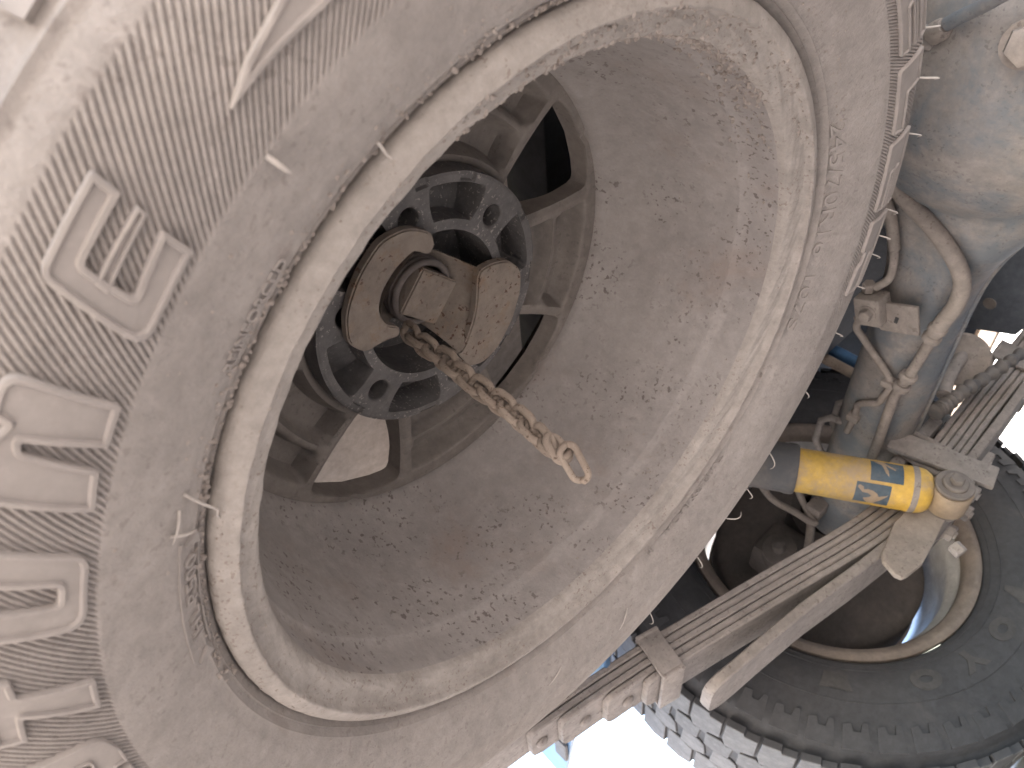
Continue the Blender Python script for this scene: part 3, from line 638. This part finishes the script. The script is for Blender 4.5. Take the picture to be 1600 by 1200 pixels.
g = G(); g.lathe([(0.1, -19), (18, -19), (19.5, -17.5), (19.5, -16), (22, 18), (19, 26), (0.1, 26)], A, (0, 1, 0), 36); g.done('bushing', 'bushing', sh, 40)
g = G(); g.lathe([(0.1, -22), (20.5, -22), (21.5, -20.5), (20.5, -19), (0.1, -19)], A, (0, 1, 0), 40); g.lathe([(0.1, -27), (12.5, -27), (14, -25.5), (14, -22), (0.1, -22)], A, (0, 1, 0), 32); g.done('washer', 'bushing', sh, 40)
g = G(); hexbolt(g, A + (0, -26, 0), (0, -1, 0), 8, 8); g.done('bolt', 'bushing', sh)
# stickers wrapped on the body: u along axis, a round it
U = np.cross(D, (0, 1, 0)); U /= np.linalg.norm(U); W = np.cross(D, U)
view = np.array((-217.6, -325.4, -209.8)) - (A + D * 70); view -= D * (view @ D); view /= np.linalg.norm(view)
side = np.cross(D, view)
def onbody(u, a, hh): return tuple(A + D * u + (27.2 + hh) * (math.cos(R_(a)) * view + math.sin(R_(a)) * side))
def patch(poly, name, mat, h0, h1, parent):
    """thin print on the cylinder, triangulated finely enough to follow the curve"""
    bm = bmesh.new(); fv = bm.faces.new([bm.verts.new((p[0], p[1], 0)) for p in poly]); bmesh.ops.triangulate(bm, faces=[fv])
    for k in range(-90, 91, 6): bmesh.ops.bisect_plane(bm, geom=bm.verts[:] + bm.edges[:] + bm.faces[:], plane_co=(0, k + .31, 0), plane_no=(0, 1, 0), dist=1e-4)
    bmesh.ops.recalc_face_normals(bm, faces=bm.faces[:])
    bm.verts.index_update(); v = [onbody(q.co.x, q.co.y, h1) for q in bm.verts]; f = [tuple(q.index for q in t_.verts) for t_ in bm.faces]; bm.free()
    return add(name, v, f, mat, parent, 60)
s1 = patch([(56, 6), (56, 68), (92, 68), (92, 6)], 'sticker', 'sticker', 0, 0.25, sh)
s2 = patch([(68, -62), (68, -2), (106, -2), (106, -62)], 'sticker', 'sticker', 0, 0.25, sh)
patch([(88, 62), (80, 52), (76, 30), (72, 20), (73, 36), (76, 52), (66, 40), (64, 42), (74, 58), (78, 68), (88, 68)], 'printed_emblem', 'sand', 0, 0.5, s1)
patch([(104, -12), (102, -9), (98, -13), (97, -20), (93, -18), (87, -20), (82, -26), (80, -34), (72, -28), (70, -25), (71, -30), (79, -38), (82, -46), (84, -60), (90, -60), (94, -52), (96, -44), (90, -40), (88, -34), (92, -28), (98, -28), (102, -20), (104, -16)], 'printed_emblem', 'sand', 0, 0.5, s2)

# ================================================================== LEAF SPRING
sp = thing('leaf_spring', 'brown dusty five leaf spring pack with a heavier lower helper leaf running along the truck', 'leaf spring', (567, 512, -120))
cx = np.array([-160, -100, 0, 109, 194, 285, 378, 446, 500, 567, 640, 700, 845, 1100], float)
cz = np.array([70, 62, 47, 26, 5, -17.5, -42, -56, -60, -58, -54, -51, -48, -38], float)
def ctop(x): return np.interp(x, cx, cz)
xs0 = np.linspace(-160, 1100, 190); czs = np.convolve(np.pad(ctop(xs0), 7, mode='reflect', reflect_type='odd'), np.ones(15) / 15, 'valid')
def ct(x): return float(np.interp(x, xs0, czs))
Y0, Y1 = 480, 545
def leaf(x0, x1, off, th_, mat='spring', name='leaf', tip=True, y0=Y0, y1=Y1, curve=None):
    xs = np.concatenate([np.linspace(x0, x0 + 28, 12), np.linspace(x0 + 34, x1, 62)]); v = []; f = []
    cf = curve or ct
    for x in xs:
        z1 = cf(x) - off; z0 = z1 - th_; e = 0
        tl = 26 if name == 'helper_leaf' else 14
        if tip and x - x0 < tl: e = tl * 0.72 * (1 - math.sqrt(max(0, 1 - ((tl - (x - x0)) / tl) ** 2)))
        c = 1.4
        v += [(x, y0 + e, z0 + c), (x, y0 + e + c, z0), (x, y1 - e - c, z0), (x, y1 - e, z0 + c), (x, y1 - e, z1 - c), (x, y1 - e - c, z1), (x, y0 + e + c, z1), (x, y0 + e, z1 - c)]
    for i in range(len(xs) - 1):
        for k in range(8): f.append((i * 8 + k, i * 8 + (k + 1) % 8, i * 8 + 8 + (k + 1) % 8, i * 8 + 8 + k))
    f += [tuple(range(8))[::-1], tuple(len(v) - 8 + k for k in range(8))]
    return add(name, v, f, mat, sp, 40)
for k, x0 in enumerate((-150, -46, -14, 36, 80)):
    leaf(x0, 1060 - 30 * k, k * 8.5, 7.5, y0=Y0 + (k % 2) * 1.2, y1=Y1 - (k % 2) * 1.0)
hx = np.array([118, 160, 206, 274, 353, 420, 480, 540, 600, 700, 780], float); hzz = np.array([-49, -55, -60, -68.5, -83, -93, -99, -101, -99, -96, -92], float)
def hc(x): return float(np.interp(x, hx, hzz))
leaf(122, 780, 0, 12.0, curve=hc, name='helper_leaf', y0=Y0 - 2, y1=Y1 + 2)
for x, o in ((14, 3), (62, 4), (-34, 2)):
    g = G(); z = ct(x) - 8.5 * o + .6 - (0 if x > 0 else 0); g.lathe([(0.1, 0), (7.5, 0), (7, 2.6), (4.5, 4.4), (0.1, 4.8)], (x, 512, z), (0, 0, -1), 20); g.done('rivet', 'spring', sp)
def band(x, w_, z0, z1, tilt, name='clamp'):
    g = G(); c, s_ = math.cos(tilt), math.sin(tilt); rot = [[c, 0, s_], [0, 1, 0], [-s_, 0, c]]
    zc_ = (z0 + z1) / 2; hh = z1 - z0
    g.rbox((x, Y0 - 4, zc_), (w_, 5, hh), rot, 1.5); g.rbox((x, Y1 + 4, zc_), (w_, 5, hh), rot, 1.5)
    o = np.array(rot) @ np.array((0, 0, hh / 2)); g.rbox(np.array((x, 512, zc_)) - o, (w_, Y1 - Y0 + 14, 5), rot, 1.5); g.rbox(np.array((x, 512, zc_)) + o, (w_, Y1 - Y0 + 14, 5), rot, 1.5)
    return g.done(name, 'spring', sp)
band(113, 28, -22, 27, 0.26); band(810, 42, -102, -40, -0.06)
# U-bolts, bottom plate, shock bracket
pt = thing('spring_plate', 'flat steel spring plate with bracket tongue clamped under the axle by U bolts', 'spring plate', (560, 512, -135))
g = G(); g.rbox((545, 512, -122), (112, 104, 9), None, 2.5); g.done('plate', 'spring', pt)
for x in (535, 578):
    g = G(); g.tube([(x, 473, -140), (x, 473, 30), (x, 478, 56), (x, 492, 68), (x, 532, 68), (x, 550, 56), (x, 556, 30), (x, 556, -140)], 5, 10); g.done('u_bolt', 'spring', pt, 60)
    for y in (473, 556):
        g = G(); hexbolt(g, (x, y, -126.5), (0, 0, -1), 11, 11, 14); g.done('nut', 'spring', pt)
g = G(); a = math.atan2(24, -107); g.rbox((552, 463, -82), (36, 7, 124), [[math.cos(-.22), 0, math.sin(-.22)], [0, 1, 0], [-math.sin(-.22), 0, math.cos(-.22)]], 2); g.done('cheek', 'spring', pt)
g = G()
poly = [(428, -88), (404, -94), (381, -99), (372, -106), (365, -124), (367, -131), (374, -134), (400, -138), (430, -134), (470, -128), (520, -126), (545, -118), (545, -98), (480, -92)]
bm = bmesh.new(); fc = bm.faces.new([bm.verts.new((p[0], 466, p[1])) for p in poly]); r = bmesh.ops.extrude_face_region(bm, geom=[fc])
for q in r['geom']:
    if isinstance(q, bmesh.types.BMVert): q.co.y = 474
bmesh.ops.recalc_face_normals(bm, faces=bm.faces[:]); bmesh.ops.bevel(bm, geom=bm.edges[:], offset=1.0, segments=1, affect='EDGES'); g.bm(bm)
g.done('shock_bracket', 'pipe', pt, 40)
g = G(); hexbolt(g, (455, 478, -148), (-.3, .1, -1), 8, 14); g.done('bolt', 'spring', pt)

# ================================================================== REAR ROAD WHEEL
RWC = np.array((567.0, 736.0, 21.0))
rw = thing('rear_wheel_assembly', 'dark road wheel with worn dusty tread and a brown rim, standing behind the leaf spring', 'road wheel', (567, 830, GZ))
def lat(prof, name, mat, n=128, parent=rw, sm=45):      # profile (r, y offset from inner lip plane, outboard positive)
    g = G(); g.lathe(prof, RWC, (0, 1, 0), n); return g.done(name, mat, parent, sm)
tp = [(221, 8), (222.5, 2), (226, -2), (232, -7), (242, -13), (254, -18), (268, -20.5), (284, -20.5), (300, -19), (315, -17), (330, -15), (341, -12), (348, -6), (354, 3), (364, 12), (367, 40), (368, 100), (367, 160), (364, 198), (350, 214), (320, 228), (280, 230), (240, 214), (222, 196)]
tp = [(p[0], p[1]) for p in np.array(spline(tp, 3))]
tp2 = np.array(tp[:46]); 
ty2 = lat(tp, 'tyre', 'rubber', 200)
def zr2(r): return np.interp(r, tp2[:42, 0], tp2[:42, 1])
def surf2(an, r, hh):
    y = zr2(r) - hh; return np.stack([567 + r * np.cos(np.radians(an)), 736 + y + 0 * an, 21 + r * np.sin(np.radians(an))], -1)
for r0 in (229, 240, 288):
    g = G(); g.tube([surf2(np.array(q), np.array(float(r0)), np.array(0.1)) for q in np.linspace(0, 358, 180)], 0.9, 5, closed=True); g.done('sidewall_ridge', 'rubber', ty2, 60)
def letter2(P):
    bm = bmesh.new(); f0 = bm.faces.new([bm.verts.new((p[0], p[1], 0)) for p in P]); bmesh.ops.triangulate(bm, faces=[f0])
    for lo, hi, axn in ((-60, 60, 0), (240, 290, 1)):
        x = lo
        while x < hi:
            co = [0, 0, 0]; no = [0, 0, 0]; co[axn] = x + .13; no[axn] = 1
            bmesh.ops.bisect_plane(bm, geom=bm.verts[:] + bm.edges[:] + bm.faces[:], plane_co=co, plane_no=no, dist=1e-4); x += 8
    r = bmesh.ops.extrude_face_region(bm, geom=bm.faces[:])
    for q in r['geom']:
        if isinstance(q, bmesh.types.BMVert): q.co.z = 1
    bmesh.ops.recalc_face_normals(bm, faces=bm.faces[:]); bm.verts.index_update()
    A_ = np.array([q.co[:] for q in bm.verts]); f = [tuple(q.index for q in t_.verts) for t_ in bm.faces]; bm.free(); return A_, f
def ring_letter():
    o_ = []; i_ = []
    n = 28
    v = []; f = []
    for hh in (0, 1):
        for k in range(n):
            q = 2 * math.pi * k / n; v.append((21 * math.cos(q), 261 + 15 * math.sin(q), hh))
        for k in range(n):
            q = 2 * math.pi * k / n; v.append((9 * math.cos(q), 261 + 5.5 * math.sin(q), hh))
    for k in range(n):
        j = (k + 1) % n; f += [(2 * n + k, 2 * n + j, 3 * n + j, 3 * n + k), (k, j, 2 * n + j, 2 * n + k), (n + k, n + j, 3 * n + j, 3 * n + k)]
    return np.array(v), f
TT = [(-18, 276), (-18, 267), (-5, 267), (-5, 246), (5, 246), (5, 267), (18, 267), (18, 276)]
YY = [(-20, 276), (-5, 259), (-5, 246), (5, 246), (5, 259), (20, 276), (9, 276), (0, 266), (-9, 276)]
DDl = [(-20, 274), (-14, 248), (14, 248), (20, 274), (11, 274), (8, 258), (-8, 258), (-11, 274)]
for kind, an in (('T', -73), ('O', -89), ('Y', -105), ('O', -121), ('U', -147)):
    A_, f = ring_letter() if kind == 'O' else letter2({'T': TT, 'Y': YY, 'U': DDl}[kind])
    add('letter', surf2(an - A_[:, 0] / 261 * 180 / math.pi, A_[:, 1], np.where(A_[:, 2] > .5, 1.3, -0.8)), f, 'rubberlet', ty2, 40)
# tread: two shoulder rows and two middle rows of blocks, shared meshes
def block(Pxy, name, mats=('rubber', 'tread'), r0=362, r1=371.5, taper=1.5):
    """Pxy (arc mm, y offset); top face gets the worn cream dust"""
    n = len(Pxy); v = []; f = []
    c = np.mean(np.array(Pxy), 0)
    for r, k in ((r0, 1.22), (r1 - 1, 1.17), (r1, 1.13)):
        for p in Pxy:
            a = (c[0] + (p[0] - c[0]) * k) / 370; y = c[1] + (p[1] - c[1]) * k
            v.append((567 + r * math.sin(a), 736 + y, 21 - r * math.cos(a)))
    for j in (0, 1):
        for i in range(n): f.append((j * n + i, j * n + (i + 1) % n, (j + 1) * n + (i + 1) % n, (j + 1) * n + i))
    f.append(tuple(range(2 * n, 3 * n)))
    fm = [0] * n + [1] * n + [1]
    me_v = np.array(v) - RWC
    return add(name, np.array(v), f, None, rw, 0, mats=mats, fmat=fm)
NBK = 48; pitch = 2 * math.pi * 372 / NBK
shapes = [([(-18, 2), (2, 0), (4, 6), (19, 5), (20, 44), (6, 50), (4, 58), (-14, 56), (-19, 40)], 0.0),
          ([(-17, 62), (3, 58), (10, 64), (18, 60), (16, 92), (4, 98), (-16, 94)], 0.5),
          ([(-16, 102), (6, 100), (14, 106), (18, 130), (2, 140), (-17, 136)], 0.2),
          ([(-18, 146), (4, 144), (18, 150), (19, 196), (2, 202), (-18, 200)], 0.6)]
for Pxy, ph in shapes:
    o0 = block(Pxy, 'tread_block')
    k0 = o0.data
    # re-centre on the wheel axis so copies can simply be turned
    off = (Vector(RWC) * MM) - rw.location
    k0.transform(Matrix.Translation(-off))
    for k in range(NBK):
        o = o0 if k == 0 else o0.copy()
        if k: COL.objects.link(o); o.parent = rw
        o.location = off; o.rotation_euler = (0, 2 * math.pi * (k + ph) / NBK, 0)
# shoulder side lugs on the visible sidewall
sl0 = None
def sidelug(P):
    g = G(); n = len(P)
    v = [tuple(surf2(np.array(a), np.array(r), np.array(hh))) for hh in (-2, 3.0) for a, r in P]
    g.put(v, [tuple(range(n, 2 * n))] + [(i, (i + 1) % n, n + (i + 1) % n, n + i) for i in range(n)]); return g
l0 = sidelug([(-92.4, 318), (-90.6, 316), (-90.2, 326), (-88.6, 326), (-88.0, 314), (-86.9, 314), (-86.6, 346), (-92.6, 346)]).done('side_lug', 'rubber', rw, 30)
l0.data.transform(Matrix.Translation(-off))
for k in range(NBK):
    o = l0 if k == 0 else l0.copy()
    if k: COL.objects.link(o); o.parent = rw
    o.location = off; o.rotation_euler = (0, 2 * math.pi * (k + .1) / NBK, 0)
lat([(219, 14), (221, 5), (220, -1), (214, -4), (209, -2.5), (205, 1), (201, 4), (198, 9), (197, 22)], 'rim_lip', 'wheel2')
lat([(197, 22), (196, 34), (188, 42), (186, 60), (184, 110), (178, 130), (172, 150), (168, 190)], 'rim_barrel', 'chrome')
lat([(168, 150), (120, 158), (70, 150), (0.5, 150)], 'wheel_disc', 'wheel2', 64)
lat([(60, 60), (100, 62), (150, 70), (161, 76), (164, 82), (164, 140), (150, 146), (20, 146)], 'brake_drum', 'drum', 96)
lat([(47, -40), (62, -38), (64, 30), (60, 60)], 'hub_flange', 'drum', 48)
# small brake parts on the back plate
g = G(); g.rbox((462, 716, 44), (70, 60, 56), None, 8); g.lathe([(0.1, 0), (26, 0), (24, 26), (10, 30), (9, 48), (0.1, 50)], (440, 686, 30), (-.3, -1, .1), 24); g.done('brake_cylinder', 'drum', rw)
t = thing('parking_brake_cable', 'thin dusty cable with V bend hanging behind the yellow shock absorber', 'cable', (500, 640, 30))
G().tube(spline([(470, 600, 110), (484, 640, 83), (487, 640, 50), (488, 640, 22), (492, 640, 17), (496, 640, 26), (506, 630, 50), (520, 610, 80)], 6), 5, 10).done('cable', 'pipe', t, 60)
G().tube([(505, 640, 30), (470, 650, 10), (430, 660, -10), (400, 670, -30)], 6, 10).done('cable', 'pipe', t, 60)
g = G(); g.rbox((515, 636, 28), (34, 26, 24), None, 4); g.lathe([(9, 0), (18, 0), (18, 14), (9, 14)], (540, 626, 18), (0, -1, -.3), 20); g.done('cable_end', 'pipe', t)

# ================================================================== FORWARD BITS SEEN PAST THE AXLE
t = thing('round_canister', 'round tan canister end glimpsed between axle and leaf spring', 'canister', (720, 405, -40))
g = G(); g.lathe([(0.1, 0), (33, 0), (36, 3), (36, 40), (0.1, 40)], (692, 425, -27), (0.7, 0.6, 0.25), 40); g.done('shell', 'pipe', t)
t = thing('cable_boot', 'dark ribbed rubber boot on a cable beside the round canister', 'boot', (650, 430, -60))
bpts = spline([(585, 430, -46), (606, 430, -50), (642, 430, -54), (700, 430, -66), (760, 430, -76)], 10)
G().tube(bpts, [9.5 + 2.2 * math.cos(k * 1.9) - k * .06 for k in range(len(bpts))], 16).done('boot', 'sleeve', t, 30)
G().tube([(620, 430, -40), (650, 430, -30), (700, 425, -24)], 9, 12).done('cable', 'spring', t, 60)

# ================================================================== TRUCK BODY AND CHASSIS (the roof over the scene)
tb = thing('truck_body', 'dusty underside and white sides of the truck bed over the spare wheel', 'truck body', (600, 0, 330))
g = G(); g.box((1100, 0, 470), (3800, 1640, 20)); g.done('bed_floor', 'under', tb, 0)
for y in (-828, 828):
    g = G(); g.rbox((1100, y, 620), (3800, 16, 620), None, 4); g.done('side_panel', 'body', tb)
g = G(); g.rbox((-806, 0, 660), (16, 1640, 560), None, 4); g.done('tailgate', 'body', tb)
for x in (-640, -420, 120, 780, 1400):
    g = G(); g.rbox((x, 0, 440), (60, 1560, 40), None, 4); g.done('floor_rib', 'under', tb)
t = thing('chassis_rail', 'dark chassis rail above the left leaf spring', 'chassis rail', (1000, 430, 150), 'chassis rails')
g = G(); g.rbox((1100, 432, 218), (3700, 80, 190), None, 5); g.done('rail', 'frame', t)
t = thing('chassis_rail', 'dark chassis rail on the far right side of the truck', 'chassis rail', (1000, -430, 150), 'chassis rails')
g = G(); g.rbox((1100, -432, 235), (3700, 80, 150), None, 5); g.done('rail', 'frame', t)
t = thing('crossmember', 'dark chassis crossmember with dark discs for round holes seen through a window of the spare wheel', 'crossmember', (300, 0, 250), 'chassis crossmembers')
g = G(); g.rbox((290, 0, 285), (150, 780, 60), None, 5); g.done('beam', 'frame', t)
for y in (-160, -40, 90, 170):
    g = G(); g.lathe([(0.1, 0), (20, 0), (23, 1.2), (25, 0)], (290 - 18, y, 254.8), (0, 0, -1), 28); g.done('painted_hole', 'black', t)  # solid dark discs stand in for the shade inside open holes
t = thing('crossmember', 'dark chassis crossmember behind the spare carrier at the tail', 'crossmember', (-300, 0, 250), 'chassis crossmembers')
g = G(); g.rbox((-330, 0, 300), (110, 780, 60), None, 5); g.done('beam', 'frame', t)
t = thing('bumper_sun_block', 'unseen rear bumper beam made deep to block the sun at the tail of the truck', 'sun blocker', (-860, 0, 120))
g = G(); g.rbox((-870, 0, 175), (70, 1640, 270), None, 8); g.done('beam', 'frame', t)  # out of view; depth chosen to keep direct sun off wheel and ground
t = thing('spring_hanger', 'dark blue grey hanger plate with a pale disc for light through its hole beyond the axle', 'bracket', (850, 480, -40))
bm = bmesh.new(); fc = bm.faces.new([bm.verts.new((850, y, z)) for y, z in [(505, 40), (488, -7), (474, -46), (440, -58), (290, -24), (290, 200), (520, 200)]])
r = bmesh.ops.extrude_face_region(bm, geom=[fc])
for q in r['geom']:
    if isinstance(q, bmesh.types.BMVert): q.co.x = 862
bmesh.ops.recalc_face_normals(bm, faces=bm.faces[:]); G().bm(bm).done('plate', 'slate', t)
g = G(); g.lathe([(0.1, 0), (9, 0), (9, 1.5), (0.1, 1.5)], (849, 440, 2), (-1, 0, 0), 24); g.done('painted_hole', 'pipe', t)  # solid pale disc stands in for daylight showing through the hole
G().tube([(846, 330, 60), (846, 520, 52)], 9, 12).done('rod', 'pipe', t, 60)
t = thing('body_strut', 'blue upright strut glimpsed between the spare tyre and the axle', 'strut', (677, 500, 60))
G().tube([(678, 500, 230), (677, 500, 150), (676, 500, 40)], 9, 14).done('tube', 'bluep', t, 60)
t = thing('fuel_pipe', 'rusty brown upright pipe next to the blue strut', 'pipe', (650, 500, 60))
G().tube([(654, 500, 230), (653, 500, 150), (651, 500, 40)], 8, 14).done('tube', 'chain', t, 60)
t = thing('mud_flap', 'rubber mud flap corner coloured blue for sky light, hanging beside the spring end at the bottom edge', 'mud flap', (68, 800, 76))
g = G(); g.rbox((62, 700, 225), (9, 560, 290), [[1, 0, 0], [0, .9945, -.105], [0, .105, .9945]], 2); g.done('flap', 'bluep', t)  # sky light on the rubber is put into the blue colour
g = G(); g.rbox((54, 850, 108), (7, 60, 24), None, 3); g.done('stiffener', 'tread', t)
g = G(); g.rbox((64, 520, 150), (8, 200, 236), None, 2); g.done('flap_bracket', 'bluep', t)

t = thing('wheel_arch_liner', 'dark inner wheel arch above the road wheel', 'wheel arch', (567, 700, 300))
g = G(); aa_ = np.radians(np.linspace(2, 150, 40)); v = []; f = []
for a in aa_:
    for y in (560, 822):
        for r in (446, 450): v.append((567 + r * math.cos(a), y, 21 + r * math.sin(a)))
for i in range(39):
    a = i * 4; b = a + 4; f += [(a, b, b + 2, a + 2), (a + 1, a + 3, b + 3, b + 1), (a, a + 1, b + 1, b), (a + 2, b + 2, b + 3, a + 3)]
g.put(v, f); g.done('liner', 'frame', t, 60)

t = thing('tank_light_block', 'unseen tank-shaped box added to block front light between the chassis rails ahead of the axle', 'light blocker', (1500, 0, -120))
g = G(); g.rbox((1560, 0, 30), (900, 700, 300), None, 40); g.done('shell', 'frame', t)  # unseen box added to cut the light coming from the front
